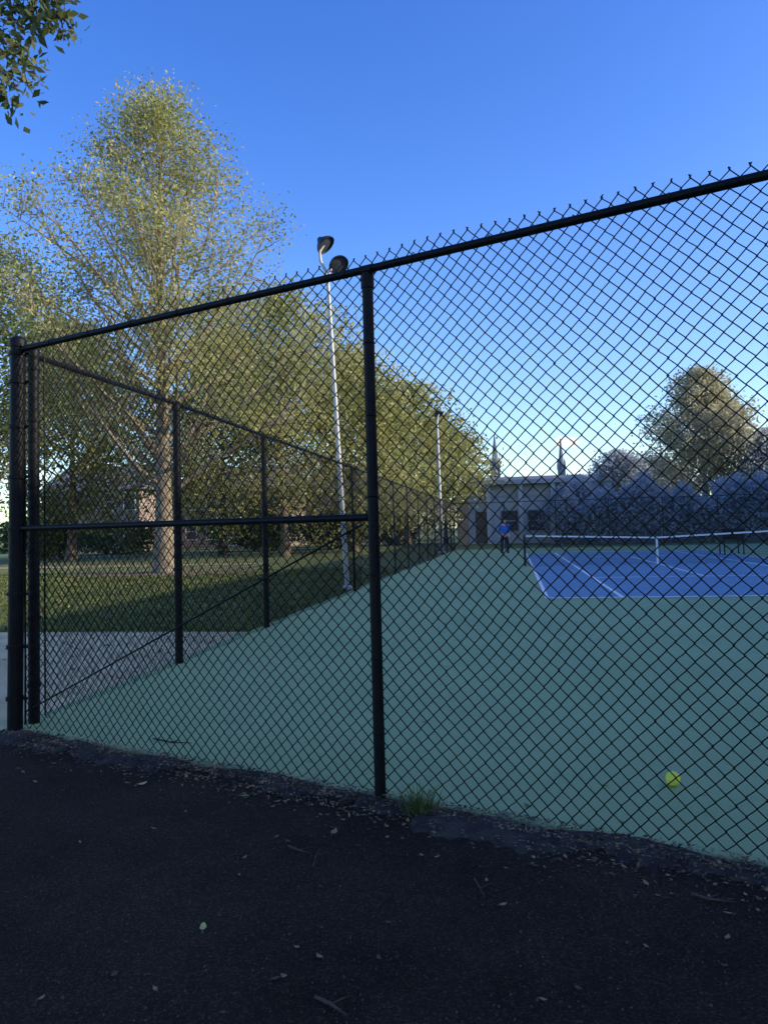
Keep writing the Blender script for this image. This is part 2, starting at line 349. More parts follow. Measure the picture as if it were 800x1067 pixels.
light_pole('distant sunlit floodlight pole near the far corner of the court',b2,t2,[([t2-Vector((0,0,.2)),t2+Vector((.05,0,.2)),t2+Vector((.1,0,.35))],Vector((.5,-.2,-.8)))],.11,.08,M['galv'],.9)
# ------------------------------------------------------------------ net
NX0,NX1=BX-.2,BX+W+.2
NT=thing('tennis_net','dark tennis net with white top tape across the blue court','tennis net',(NX0,yn,0))
xc=(NX0+NX1)/2
def ztop(x): return .914+(1.07-.914)*abs((x-xc)/(xc-NX0))
xs=np.linspace(NX0+.05,NX1-.05,40)
tp=MB()
for i in range(39):
    x0,x1=xs[i],xs[i+1]
    b_=len(tp.v)
    for x in (x0,x1):
        zt=ztop(x)
        tp.v+=[Vector((x,yn-.012,zt-.05)),Vector((x,yn-.012,zt)),Vector((x,yn+.012,zt)),Vector((x,yn+.012,zt-.05))]
    tp.f+=[(b_+k,b_+(k+1)%4,b_+4+(k+1)%4,b_+4+k) for k in range(4)]
tp.build('top_tape',M['white'],NT)
nm=MB()
nv=int((NX1-NX0)/.05)
for i in range(nv+1):
    x=NX0+.05+(NX1-NX0-.1)*i/nv; nm.tube([(x,yn,.03),(x,yn,ztop(x)-.05)],.0035,3,False)
for j in range(18):
    fz=j/18; nm.tube([(NX0+.05,yn,.03+fz*1.0),(xc,yn,.03+fz*.85),(NX1-.05,yn,.03+fz*1.0)],.0035,3,False)
nm.build('net_mesh',M['netcord'],NT)
MB().box(xc-.035,xc+.035,yn-.02,yn-.014,.03,.92).build('centre_strap',M['white'],NT)
for x in (NX0,NX1): MB().tube([(x,yn,0),(x,yn,1.09)],.04,12).build('net_post',M['dark_metal'],NT,True)
# ------------------------------------------------------------------ ball cart
bc=gnd(762,578); bc.z=.024
BC=thing('ball_cart','dark wheeled ball basket cart standing beyond the net','ball cart',bc)
x,y=bc.x,bc.y
wb=MB()
for z in (.62,.76,.90,1.06):
    r_=.38 if z<.65 else .42
    wb.tube([(x-r_,y-r_,z),(x+r_,y-r_,z),(x+r_,y+r_,z),(x-r_,y+r_,z),(x-r_,y-r_,z)],.022,6)
for i in range(25):
    a=-1+2*i/24
    for sgn in (-1,1):
        wb.tube([(x+a*.38,y+sgn*.38,.62),(x+a*.42,y+sgn*.42,1.06)],.014,4); wb.tube([(x+sgn*.38,y+a*.38,.62),(x+sgn*.42,y+a*.42,1.06)],.014,4)
    wb.tube([(x+a*.38,y-.38,.62),(x+a*.38,y+.38,.62)],.014,4)
wb.build('basket',M['dark_metal'],BC)
# cloth liner inside the basket
lin=MB(); r1_,r2_=.355,.39
lin.poly([(x-r1_,y-r1_,.645),(x+r1_,y-r1_,.645),(x+r1_,y+r1_,.645),(x-r1_,y+r1_,.645)])
cr=[(-1,-1),(1,-1),(1,1),(-1,1)]
for i in range(4):
    (a0,b0),(a1_,b1_)=cr[i],cr[(i+1)%4]
    lin.poly([(x+a0*r1_,y+b0*r1_,.645),(x+a1_*r1_,y+b1_*r1_,.645),(x+a1_*r2_,y+b1_*r2_,1.03),(x+a0*r2_,y+b0*r2_,1.03)])
lin.build('liner',M['trousers'],BC)
for sx in (-1,1):
    for sy in (-1,1):
        lg=MB().tube([(x+sx*.36,y+sy*.36,.1),(x+sx*.36,y+sy*.36,.64)],.028,8).build('leg',M['dark_metal'],BC,True)
        wh=MB().tube([(x+sx*.36-.02,y+sy*.36,.079),(x+sx*.36+.02,y+sy*.36,.079)],.055,14)
        for v in wh.v: v-=bc
        wh.build('wheel',M['dark_metal'],lg,True)
MB().tube([(x+.42,y-.3,1.06),(x+.56,y-.3,1.14),(x+.56,y+.3,1.14),(x+.42,y+.3,1.06)],.022,8).build('handle',M['dark_metal'],BC,True)
# ------------------------------------------------------------------ tennis ball
bp=gnd(701,819,.02)
BALL=thing('tennis_ball','bright yellow tennis ball lying on the green court behind the fence','tennis ball',(bp.x,bp.y,.02))
mb=MB(); prof=[(.0375*math.sin(math.pi*i/16)+1e-5,-.0375*math.cos(math.pi*i/16)) for i in range(17)]
mb.lathe(prof,(bp.x,bp.y,.0575),n=28); mb.build('ball',mat('felt_yellow',(.94,.98,.06),.95,(.98,.99,.10),90,bump=.5,bscale=400,spec=.3),BALL,True)
pts=[]
for i in range(49):
    t=2*math.pi*i/48; a=.75; q=Vector((a*math.cos(t)+(1-a)*math.cos(3*t),a*math.sin(t)-(1-a)*math.sin(3*t),2*math.sqrt(a*(1-a))*math.sin(2*t)))*.0377
    q=Matrix.Rotation(.8,3,'X')@(Matrix.Rotation(.5,3,'Z')@q); pts.append(Vector((bp.x,bp.y,.0575))+q)
MB().tube(pts,.0013,5,False).build('seam',M['white'],BALL,True)
# ------------------------------------------------------------------ leaves / trees
def leaf_mesh(name,cs,size,mt,parent,rs,flat=0.0,asp=.5):
    n=len(cs); a=rs.normal(size=(n,3)); 
    if flat: a[:,2]*=(1-flat)
    a/=np.linalg.norm(a,axis=1)[:,None]+1e-9
    b=rs.normal(size=(n,3))
    if flat: b[:,2]*=(1-flat)
    b-=a*(a*b).sum(1)[:,None]; b/=np.linalg.norm(b,axis=1)[:,None]+1e-9
    s=(size*(.6+.8*rs.rand(n)))[:,None]
    nn=np.cross(a,b)
    V=np.stack([cs-a*s,cs+b*s*asp-a*s*.15+nn*s*.12,cs+a*s,cs-b*s*asp-a*s*.15+nn*s*.12],1).reshape(-1,3)
    F=np.arange(4*n).reshape(n,4)
    return build_np(name,V,F,mt,parent)
def tree(name,label,base,H,Rc,seed,lm,bm,nleaf,ls,tr,start,group=None,nb=30,sig=.5,zmax=.42,pw=2.0,cat='tree',upr=0,lim=.55,irr=1.0):
    # crown envelope: radius Rc at height zmax*H, falling to a point at the top with power pw
    rs=np.random.RandomState(seed); base=Vector((base.x,base.y,0))
    t=thing(name,label,cat,base,group)
    mb=MB(); N=12; tp=[]; off=np.zeros(2)
    for i in range(N+1):
        f=i/N; off=off+rs.normal(0,.010*H/N*2,2)
        tp.append(base+Vector((off[0],off[1],f*H*.95-(.05 if i==0 else 0))))
    rad=[tr*(1.35 if i==0 else 1)*(1-.95*(i/N)**.65)+.008 for i in range(N+1)]
    mb.tube(tp,rad,10)
    def tpos(f):
        x=f*N; i=min(int(x),N-1); return tp[i].lerp(tp[i+1],x-i), rad[i]+(rad[i+1]-rad[i])*(x-i)
    def env(zf):
        if zf>=1: return 0.0
        if zf<zmax:
            v=(zmax-zf)/max(.05,zmax-start*.7); return max(0,1-.55*v**2) if v<1 else .25
        return (1-((zf-zmax)/(1-zmax))**pw)**(1/ (1.0 if pw<1.8 else 1.4))
    lob=rs.rand(8)*6.28
    def envp(p):
        az=math.atan2(p.y-base.y,p.x-base.x)
        return Rc*env(p.z/H)*(1+irr*(.12*math.sin(2*az+lob[0])+.12*math.sin(3*az+lob[1]+p.z*.5)+.12*math.sin(p.z*1.3+lob[2]+az*2)))
    def inside(p): return math.hypot(p.x-base.x,p.y-base.y)<envp(p)
    cl=[]; wt=[]
    for k in range(nb):
        u=(k+rs.rand())/nb; f=start+(.97-start)*u; p,rr=tpos(f)
        az=k*2.39996+rs.normal(0,.35)
        el=R(20+upr*(1-.4*u)+38*u+rs.normal(0,9)); dv=Vector((math.cos(az)*math.cos(el),math.sin(az)*math.cos(el),math.sin(el)))
        pts=[p]; cur=p.copy(); dd=dv.copy(); st=Rc*.17
        for j in range(9):
            dd=(dd+Vector(rs.normal(0,.12,3))+Vector((0,0,.04))).normalized(); nx_=cur+dd*st
            if j>0 and not inside(nx_): break
            cur=nx_; pts.append(cur.copy())
        n=len(pts)-1; L=n*st
        r1=min(rr*.45,tr*.22)*lim/.55; mb.tube(pts,[max(.005,r1*(1-.92*j/n)) for j in range(n+1)],6)
        for j in range(1,n+1):
            if j>n*.35: cl.append(pts[j]); wt.append(1.0)
        for s in range(3+2*n):
            fj=.2+.8*rs.rand(); x=fj*n; i=min(int(x),n-1); q=pts[i].lerp(pts[i+1],x-i)
            sd=(dv*.5+Vector(rs.normal(0,.7,3))+Vector((0,0,.1))).normalized(); sl=Rc*(.14+.2*rs.rand())
            e=q+sd*sl*.5+Vector(rs.normal(0,.06,3)); e2=e+(sd+Vector((0,0,.1))).normalized()*sl*.5
            if not inside(e2): e2=q.lerp(e,.9)
            mb.tube([q,e,e2],[max(.004,r1*.25),max(.0035,r1*.15),.003],4,False); cl+=[e,e2]; wt+=[1.0,1.2]
    mb.build('trunk',bm,t,True)
    cl=np.array([tuple(c) for c in cl])
    wgt=(rs.rand(len(cl))**1.2+.2)*np.array(wt); idx=rs.choice(len(cl),nleaf,p=wgt/wgt.sum())
    cs=cl[idx]+rs.normal(0,1,(nleaf,3))*np.array([sig,sig,sig*.8])
    cs=cs[cs[:,2]<H+rs.normal(0,.25,nleaf)]
    leaf_mesh('crown',cs,ls,lm,t,rs)
    return t
L_olive=leafmat('olive_leaves',[(.16,.19,.06),(.29,.31,.10),(.44,.42,.155),(.57,.52,.24)],.45,.45)
L_green=leafmat('green_leaves',[(.07,.10,.03),(.14,.18,.05),(.25,.27,.085)],.4,.4)
L_mix=leafmat('autumn_leaves',[(.14,.16,.05),(.26,.27,.08),(.40,.37,.12)],.45,.35)
L_haze=leafmat('haze_tinted_leaves',[(.36,.395,.43),(.41,.445,.48),(.46,.49,.51)],.5,.3)  # pale blue-grey sun haze mixed into the far leaf colour
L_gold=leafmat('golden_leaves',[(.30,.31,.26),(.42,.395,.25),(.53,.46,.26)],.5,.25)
L_near=leafmat('near_leaves',[(.045,.065,.022),(.09,.12,.04),(.18,.20,.07)],.4,1.5)
def gt(px,D): 
    p=at(px,549,D); return Vector((p.x,p.y,0))
GL='trees on the lawn beyond the side fence'; GR='trees beyond the far end of the court'
tree('lawn_tree','tallest airy yellow green tree with pale trunk on the lawn',gnd(172,597),18.7,6.4,11,L_olive,M['barkpale'],54000,.064,.40,.15,GL,nb=74,sig=.42,zmax=.36,pw=1.7,upr=14,irr=1.4)
tree('lawn_tree','tall green tree cut by the left edge of the photo',gt(-34,36),16.5,6.0,12,L_green,M['bark'],24000,.105,.35,.16,GL,nb=36,sig=.55)
tree('lawn_tree','darker leafy tree between the left edge tree and the tallest tree',gt(75,46),14.5,6.0,13,L_mix,M['bark'],18000,.14,.3,.10,GL,nb=32,sig=.7)
tree('lawn_tree','broad olive tree directly behind the slender floodlight pole',gt(296,44),15.6,6.8,14,L_olive,M['bark'],29000,.112,.3,.10,GL,nb=38,sig=.65)
tree('lawn_tree','rounded green tree right of the slender floodlight pole',gt(368,50),13.4,5.8,15,L_olive,M['bark'],22000,.125,.28,.08,GL,nb=32,sig=.65)
tree('lawn_tree','smaller olive tree behind the distant floodlight pole',gt(424,56),12.4,5.2,16,L_olive,M['bark'],17000,.135,.25,.08,GL,nb=30,sig=.65)
tree('lawn_tree','rightmost thin green tree on the lawn beside the grey building',gt(464,66),11.2,4.6,17,L_mix,M['bark'],11000,.15,.2,.08,GL,nb=26,sig=.6)
tree('lawn_tree','green tree behind the tallest tree lower right of its crown',gt(232,50),14.6,6.4,18,L_mix,M['barkdark'],19000,.135,.3,.08,GL,nb=32,sig=.7)
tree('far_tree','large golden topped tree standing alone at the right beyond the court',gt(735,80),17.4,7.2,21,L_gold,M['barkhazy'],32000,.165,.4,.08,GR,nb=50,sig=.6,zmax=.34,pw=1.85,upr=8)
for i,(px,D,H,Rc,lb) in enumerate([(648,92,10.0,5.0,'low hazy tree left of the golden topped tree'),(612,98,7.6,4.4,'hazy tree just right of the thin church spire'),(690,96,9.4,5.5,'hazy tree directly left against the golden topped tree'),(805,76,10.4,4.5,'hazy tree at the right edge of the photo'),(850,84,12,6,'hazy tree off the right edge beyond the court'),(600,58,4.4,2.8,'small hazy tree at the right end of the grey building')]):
    tree('far_tree',lb,gt(px,D),H,Rc,30+i,L_haze,M['barkhazy'],13000 if D>60 else 9000,.19 if D>60 else .13,.25,.06,GR,nb=26,sig=.7 if D>60 else .4)
# hedge
rs=np.random.RandomState(50); hx0=at(572,549,56).x; hx1=30; n=42000
H0=thing('hedge','long hazy blue green hedge behind the fence at the far end','hedge',(hx0,55,0))
hc=np.stack([hx0+(hx1-hx0)*rs.rand(n),55+rs.normal(0,.9,n),0*rs.rand(n)],1)
hc[:,2]=(3.7+.6*np.sin(hc[:,0]*.9)+.45*np.sin(hc[:,0]*2.3)+.3*np.sin(hc[:,0]*5.1))*np.clip((hc[:,0]-hx0+1.2)/2.5,.25,1)*rs.rand(n)**.7+rs.normal(0,.14,n)
leaf_mesh('foliage',hc,.14,L_haze,H0,rs)
MB().box(hx0+2.2,hx1,54.7,55.3,0,2.6).build('opaque_core',M['barkhazy'],H0)  # solid filler box closing the hedge, haze tint in its colour
for i,(px,D,w_,h_) in enumerate([(40,50,5,3.0),(265,58,6,3.2),(345,60,5,3.0),(405,66,5,3.0),(110,60,9,2.6)]):
    p=gt(px,D); s=thing('shrub',['dark shrub low behind the left edge lawn trees','wide dark shrub below the tree behind the tallest tree','dark shrub low behind the slender floodlight pole','dark shrub right of the slender floodlight pole near the far fence','broad shrub in front of the pale brick house left of the tallest tree trunk'][i],'shrub',p)
    n=3600; q=rs.normal(0,1,(n,3)); q/=np.linalg.norm(q,axis=1)[:,None]; q*=(rs.rand(n)**.35)[:,None]
    q=q*np.array([w_*.6,1.6,h_*.5])*(1+.18*np.sin(q[:,:1]*5)+.15*np.sin(q[:,1:2]*7))+np.array([p.x,p.y,h_*.5])
    leaf_mesh('foliage',q,.16,L_green,s,rs)
    sb=MB()
    for k in range(7):
        a=k*.9; sb.tube([(p.x,p.y,0),(p.x+math.cos(a)*.8,p.y+math.sin(a)*.5,h_*.4),(p.x+math.cos(a)*1.6,p.y+math.sin(a)*.8,h_*.7)],[.05,.035,.015],5)
    sb.build('stems',M['barkdark'],s)
# overhanging branch tree top left
OB=at(-420,560,7.0); OB.z=0
OT=thing('overhanging_tree','near leafy branch hanging into the top left corner','tree',OB)
mb=MB(); tt=[OB,up(OB,2)+Vector((.1,0,0)),up(OB,4.2)+Vector((.2,0.1,0)),up(OB,6.5)+Vector((.2,0,0)),up(OB,8.5)]
mb.tube(tt,[.26,.2,.17,.1,.03],12)
D0=6.2
lb=[tt[2],at(-230,120,6.6),at(-120,10,6.4),at(-40,-40,D0),at(10,-35,D0),at(45,-15,D0),at(68,22,D0)]
mb.tube(lb,[.09,.07,.05,.035,.02,.010,.004],8)
cl=[]; rs=np.random.RandomState(77)
subs=[[at(-30,-30,6.2),at(-12,20,6.1),at(0,70,6.0),at(12,118,6.0)],[at(5,-35,6.2),at(14,20,6.2),at(22,60,6.15),at(30,92,6.1)],[at(35,-18,6.2),at(38,10,6.2),at(42,30,6.2)],[at(52,-12,6.2),at(62,10,6.2),at(66,30,6.2)],[at(-60,-20,6.3),at(-40,50,6.3),at(-20,100,6.3)],[at(-100,0,6.4),at(-90,80,6.4),at(-70,150,6.4)]]
for s in subs:
    mb.tube(s,[.010,.007,.005,.003][:len(s)],5)
    for i in range(len(s)-1):
        for k in range(7): cl.append(s[i].lerp(s[i+1],k/6))
for k in range(24):
    a=rs.rand()*6.28; p=tt[2].lerp(tt[4],rs.rand()); q=p+Vector((-abs(math.cos(a))*1.6-.2,math.sin(a)*1.6,.8*rs.rand())); mb.tube([p,p.lerp(q,.5)+Vector((0,0,.15)),q],[.04,.025,.006],6)
    for j in range(10): cl.append(p.lerp(q,.3+.7*rs.rand()))
mb.build('trunk',M['barkdark'],OT,True)
cl=np.array([tuple(c) for c in cl]); 
w=np.array([3.0]*(len(cl)-240)+[1.0]*240); idx=rs.choice(len(cl),1700,p=w/w.sum())
cs=cl[idx]+rs.normal(0,.075,(1700,3)); 
leaf_mesh('crown',cs,.044,L_near,OT,rs,asp=.5)
# ------------------------------------------------------------------ buildings
def window(x,z,w,h,y,t,wall,style=0):
    fr=MB(); k=.09
    fr.box(x-w/2-k,x+w/2+k,y-.06,y-.003,z-k,z-.001); fr.box(x-w/2-k,x+w/2+k,y-.06,y-.003,z+h+.001,z+h+k)
    fr.box(x-w/2-k,x-w/2,y-.058,y-.003,z,z+h); fr.box(x+w/2,x+w/2+k,y-.058,y-.003,z,z+h); fr.box(x-w/2,x+w/2,y-.05,y-.004,z+h*.48,z+h*.52)
    f=fr.build('window',M['white'] if style==0 else M['roofgrey'],t)
    pn=MB().box(x-w/2,x+w/2,y-.03,y-.006,z,z+h)
    for v in pn.v: v-=Vector(t.location)
    pn.build('pane',M['glass'],f)
def house(label,px0,px1,D,H,storeys,nw):
    a=gt(px0,D); b=gt(px1,D); x0,x1=a.x,b.x; y=(a.y+b.y)/2; dp=9
    t=thing('brick_house',label,'house',((x0+x1)/2,y,0),'brick houses behind the lawn trees')
    MB().box(x0,x1,y,y+dp,0,H).build('wall',M['palebrick'],t)
    rf=MB(); e=.4; zr=H+2.6
    P0=[(x0-e,y-e,H+.01),(x1+e,y-e,H+.01),(x1+e,y+dp+e,H+.01),(x0-e,y+dp+e,H+.01)]; r0_=(x0-e,y+dp/2,zr); r1_=(x1+e,y+dp/2,zr)
    rf.poly([P0[0],P0[1],r1_,r0_]); rf.poly([P0[2],P0[3],r0_,r1_]); rf.poly([P0[3],P0[0],r0_]); rf.poly([P0[1],P0[2],r1_]); rf.poly([P0[3],P0[2],P0[1],P0[0]])
    r_=rf.build('roof',M['shade'],t)
    ch=MB().box(x0+1.2,x0+2,y+dp/2-.4,y+dp/2+.4,H+1.6,zr+.9)
    for v in ch.v: v-=Vector(t.location)
    ch.build('chimney',M['palebrick'],r_)
    for s in range(storeys):
        for k in range(nw):
            x=x0+(k+.5)*(x1-x0)/nw
            if s==0 and k==nw//2: continue
            window(x,.9+s*2.9,1.0,1.5,y,t,None)
    x=x0+(nw//2+.5)*(x1-x0)/nw
    MB().box(x-.5,x+.5,y-.05,y-.003,.1,2.2).build('door',M['white'],t)
house('pale brick house glimpsed left of the tallest tree trunk',40,150,70,5.6,2,5)
house('pale brick house glimpsed right of the tallest tree trunk',185,300,74,5.6,2,5)
house('pale brick house low behind the slender floodlight pole',318,420,80,5.6,2,5)
# pavilion
a=gt(476,62); b=gt(610,62); x0,x1=a.x,b.x; y=a.y; H=4.7
PV=thing('pavilion','grey flat roofed building with a brown pillar beyond the far corner of the court','building',((x0+x1)/2,y,0))
MB().box(x0,x1,y,y+9,0,H).build('wall',M['stucco'],PV)
rf=MB(); rf.box(x0-.7,x1+.7,y-.9,y+9.6,H+.003,H+.35); rf.box(x0+.6,x1-.2,y-.1,y+9,H+.352,H+.62); rf.build('roof',M['roofgrey'],PV)
MB().box(x0-.1,x1+.1,y-.04,y-.003,3.6,3.85).build('trim_band',M['roofgrey'],PV)
for k in range(3):
    x=x0+4.2+k*2.1; window(x,1.0,1.3,1.6,y,PV,None,1)
MB().box(x0+1.5,x0+2.5,y-.05,y-.004,.05,2.6).build('door',M['browndoor'],PV)
for k in range(1,5):
    x=x0+.1+k*(x1-x0-.2)/4; MB().box(x-.17,x+.17,y-.75,y-.45,0,H).build('column',M['stucco'],PV)
MB().box(x0+.25,x0+.95,y-.85,y-.25,0,3.3).box(x0+.18,x0+1.02,y-.92,y-.18,3.302,3.48).build('pillar',M['tanpillar'],PV)
# church with two spires
cD=210; ca=gt(518,cD); cb=gt(587,cD)
CH=thing('church','distant hazy church with two slim pointed spires above the grey building','church',ca)
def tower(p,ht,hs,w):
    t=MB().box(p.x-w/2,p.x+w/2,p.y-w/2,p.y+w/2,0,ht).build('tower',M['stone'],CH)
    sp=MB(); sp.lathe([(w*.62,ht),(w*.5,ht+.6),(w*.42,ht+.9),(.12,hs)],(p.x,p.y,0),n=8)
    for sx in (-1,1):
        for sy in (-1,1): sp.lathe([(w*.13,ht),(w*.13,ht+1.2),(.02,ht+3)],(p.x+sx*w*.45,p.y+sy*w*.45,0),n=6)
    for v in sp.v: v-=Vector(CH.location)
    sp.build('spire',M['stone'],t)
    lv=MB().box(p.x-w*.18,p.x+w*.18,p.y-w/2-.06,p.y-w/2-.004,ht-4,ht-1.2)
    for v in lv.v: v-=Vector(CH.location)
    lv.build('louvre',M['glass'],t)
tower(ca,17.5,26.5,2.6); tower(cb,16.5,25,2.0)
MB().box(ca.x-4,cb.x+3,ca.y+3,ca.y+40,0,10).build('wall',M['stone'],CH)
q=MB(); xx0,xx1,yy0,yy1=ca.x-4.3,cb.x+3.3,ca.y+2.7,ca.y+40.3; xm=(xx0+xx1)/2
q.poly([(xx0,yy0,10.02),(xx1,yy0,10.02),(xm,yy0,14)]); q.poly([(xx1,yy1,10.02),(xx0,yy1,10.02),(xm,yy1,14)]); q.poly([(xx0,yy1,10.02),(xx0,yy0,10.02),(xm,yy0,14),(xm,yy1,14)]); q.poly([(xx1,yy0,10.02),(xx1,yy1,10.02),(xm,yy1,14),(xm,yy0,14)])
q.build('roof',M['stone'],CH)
# added unseen block right of the courts, shaped like a building to shade them
AB=thing('sun_blocker','long unseen brick block added to keep sun off the courts','building',(34,14,0))
MB().box(29,41,-32,72,0,14.6).build('wall',M['brick'],AB)
MB().box(28.7,41.3,-32.3,72.3,14.603,14.9).build('roof',M['shade'],AB)
for k in range(15):
    yy=-28+k*6.5
    MB().box(28.93,28.995,yy-.7,yy+.7,2,13.5).build('window',M['glass'],AB)
# ------------------------------------------------------------------ person
def skin_fig(name,V,Ed,rad,mt,parent,sub=2):
    me=bpy.data.meshes.new(name); me.from_pydata(V,Ed,[]); me.update()
    o=bpy.data.objects.new(name,me); col.objects.link(o)
    o.modifiers.new('skin','SKIN'); sv=me.skin_vertices[0].data
    for i,r in enumerate(rad):
        sv[i].radius=r if isinstance(r,tuple) else (r,r)
    sv[0].use_root=True
    s=o.modifiers.new('sub','SUBSURF'); s.levels=sub; s.render_levels=sub
    dg=bpy.context.evaluated_depsgraph_get(); me2=bpy.data.meshes.new_from_object(o.evaluated_get(dg))
    bpy.data.objects.remove(o); me2.name=name; me2.materials.clear(); me2.materials.append(mt); me2.shade_smooth()
    o=bpy.data.objects.new(name,me2); col.objects.link(o); o.parent=parent
    return o
pp=gnd(526,579,.02); pp.z=.02
PE=thing('person','person in a blue top and dark trousers standing behind the far baseline','person',pp)
V=[(0,0,.97),(0,.01,1.15),(0,.01,1.36),(0,0,1.48),(0,-.01,1.55),(0,-.015,1.62),(0,0,1.69)]
Ed=[(i,i+1) for i in range(6)]; rad=[(.15,.11),(.14,.10),(.16,.11),.058,.065,.092,.075]
for s in (-1,1):
    b_=len(V); V+=[(s*.17,.01,1.42),(s*.235,.03,1.14),(s*.21,-.12,.93)]; Ed+=[(2,b_),(b_,b_+1),(b_+1,b_+2)]; rad+=[.062,.045,.03]
    b_=len(V); V+=[(s*.10,0,.88),(s*.13,-.03,.50),(s*.14,.02,.10)]; Ed+=[(0,b_),(b_,b_+1),(b_+1,b_+2)]; rad+=[.085,.058,.04]
skin_fig('body',V,Ed,rad,M['skin'],PE)
V=[(0,.0,.93),(0,.01,1.15),(0,.01,1.38)]; Ed=[(0,1),(1,2)]; rad=[(.175,.13),(.165,.12),(.17,.125)]
for s in (-1,1):
    b_=len(V); V+=[(s*.18,.01,1.42),(s*.238,.03,1.15),(s*.225,-.06,1.02)]; Ed+=[(2,b_),(b_,b_+1),(b_+1,b_+2)]; rad+=[.075,.058,.045]
skin_fig('shirt',V,Ed,rad,M['shirt'],PE)
V=[(0,0,.98)]; Ed=[]; rad=[(.165,.125)]
for s in (-1,1):
    b_=len(V); V+=[(s*.10,0,.86),(s*.13,-.03,.50),(s*.14,.02,.09)]; Ed+=[(0,b_),(b_,b_+1),(b_+1,b_+2)]; rad+=[.105,.078,.062]
skin_fig('trousers',V,Ed,rad,M['trousers'],PE)
skin_fig('hair',[(0,.02,1.72),(0,.05,1.66),(0,.06,1.58)],[(0,1),(1,2)],[(.085,.075),.085,.06],M['hair'],PE)
for s in (-1,1):
    skin_fig('shoe',[(s*.14,.04,.045),(s*.145,-.08,.04),(s*.15,-.17,.03)],[(0,1),(1,2)],[.05,.048,.035],M['shoe'],PE)
    hd=MB(); wx,wy,wz=s*.21,-.13,.92
    hd.tube([(wx,wy+.01,wz+.02),(wx,wy-.03,wz-.03),(wx,wy-.05,wz-.07)],[.026,.034,.030],8)
    for k in range(4):
        o_=(k-1.5)*.017; hd.tube([(wx,wy-.05+o_,wz-.06),(wx-s*.012,wy-.07+o_,wz-.11),(wx-s*.03,wy-.07+o_,wz-.14+abs(k-1.5)*.008)],[.010,.009,.007],6)
    hd.tube([(wx-s*.02,wy-.05,wz-.03),(wx-s*.045,wy-.08,wz-.06),(wx-s*.045,wy-.09,wz-.09)],[.012,.010,.008],6)
    for v in hd.v: v+=pp
    hd.build('hand',M['skin'],PE,True)
    MB().lathe([(.001,-.008),(.009,-.004),(.009,.004),(.001,.008)],pp+Vector((s*.034,-.098,1.635)),Vector((0,-1,0)),8).build('eye',M['hair'],PE)
    MB().tube([pp+Vector((s*.092,.0,1.60)),pp+Vector((s*.098,.01,1.65))],[.012,.016],6).build('ear',M['skin'],PE,True)
MB().tube([pp+Vector((0,-.095,1.64)),pp+Vector((0,-.122,1.60))],[.010,.016],6).build('nose',M['skin'],PE,True)
MB().tube([pp+Vector((-.025,-.09,1.565)),pp+Vector((.025,-.09,1.565))],.006,6).build('mouth',M['browndoor'],PE,True)
# ------------------------------------------------------------------ litter, twigs, weed, grass
rs=np.random.RandomState(91)
Lit=leafmat('dry_litter',[(.035,.022,.011),(.11,.07,.034),(.24,.16,.08),(.42,.30,.15)],.15,3)
n=9000; s=rs.rand(n)*9.5; off=-np.abs(rs.normal(0,.12,n))+.05-.18*(rs.rand(n)<.4)*rs.rand(n)
cs=np.stack([C.x+d.x*s+nrm.x*off,C.y+d.y*s+nrm.y*off,.030+.008*rs.rand(n)],1); cs[off<-.15,2]-=.014
tag(leaf_mesh('leaf_litter',cs,.0105,Lit,None,rs,.75,.42),'fine dry leaf crumbs gathered along the foot of the fence','leaf litter',kind='stuff')
n=1200; s=rs.rand(n)*9.5; off=-np.abs(rs.normal(0,.17,n))+.02
cs=np.stack([C.x+d.x*s+nrm.x*off,C.y+d.y*s+nrm.y*off,.034+.006*rs.rand(n)],1); cs[off<-.15,2]-=.016
tag(leaf_mesh('stalk_litter',cs,.026,Lit,None,rs,.9,.06),'thin dry stalks scattered along the foot of the fence','stalk litter',kind='stuff')
GRV=mat('loose_grit',(.026,.019,.014),.9,(.11,.085,.065),60)
n=7500; xx=-2.6+4.6*rs.rand(n)**.7; yy=1.3+rs.rand(n)*3.0
keep=((xx-C.x)*nrm.x+(yy-C.y)*nrm.y)<-.06; cs=np.stack([xx,yy,.009+0*xx],1)[keep]
tag(leaf_mesh('grit',cs,.0042,GRV,None,rs,.3,.8),'loose dark grit scattered over the asphalt','grit',kind='stuff')
def leaf_proto(seed,L,Wd):
    r=random.Random(seed); mb=MB(); N=6; top=[]; 
    for i in range(N+1):
        f=i/N; w_=Wd*math.sin(math.pi*min(1,f*.92+.06))**.8; x=(f-.5)*L; zc=.003+.012*(f-.4)**2*r.uniform(.5,2)*4*L/.05*.4
        top.append((x,w_,zc))
    for i in range(N):
        x0,w0,z0=top[i]; x1,w1,z1=top[i+1]; k=.25*r.uniform(.5,1.3)
        mb.poly([(x0,0,z0),(x1,0,z1),(x1,w1,z1+w1*k),(x0,w0,z0+w0*k)]); mb.poly([(x1,0,z1),(x0,0,z0),(x0,-w0,z0+w0*k*.8),(x1,-w1,z1+w1*k*.8)])
    mb.tube([(-.5*L,0,.004),(-.72*L,.003,.003)],.0012,4)
    return mb
LM=[mat('leaf_tan',(.22,.14,.06),.8,(.33,.22,.11),60),mat('leaf_brown',(.07,.042,.02),.8,(.12,.072,.035),60),mat('leaf_yellow',(.45,.38,.12),.7,(.54,.46,.16),60),mat('leaf_green',(.18,.19,.06),.7,(.27,.28,.10),60)]
protos_d={}
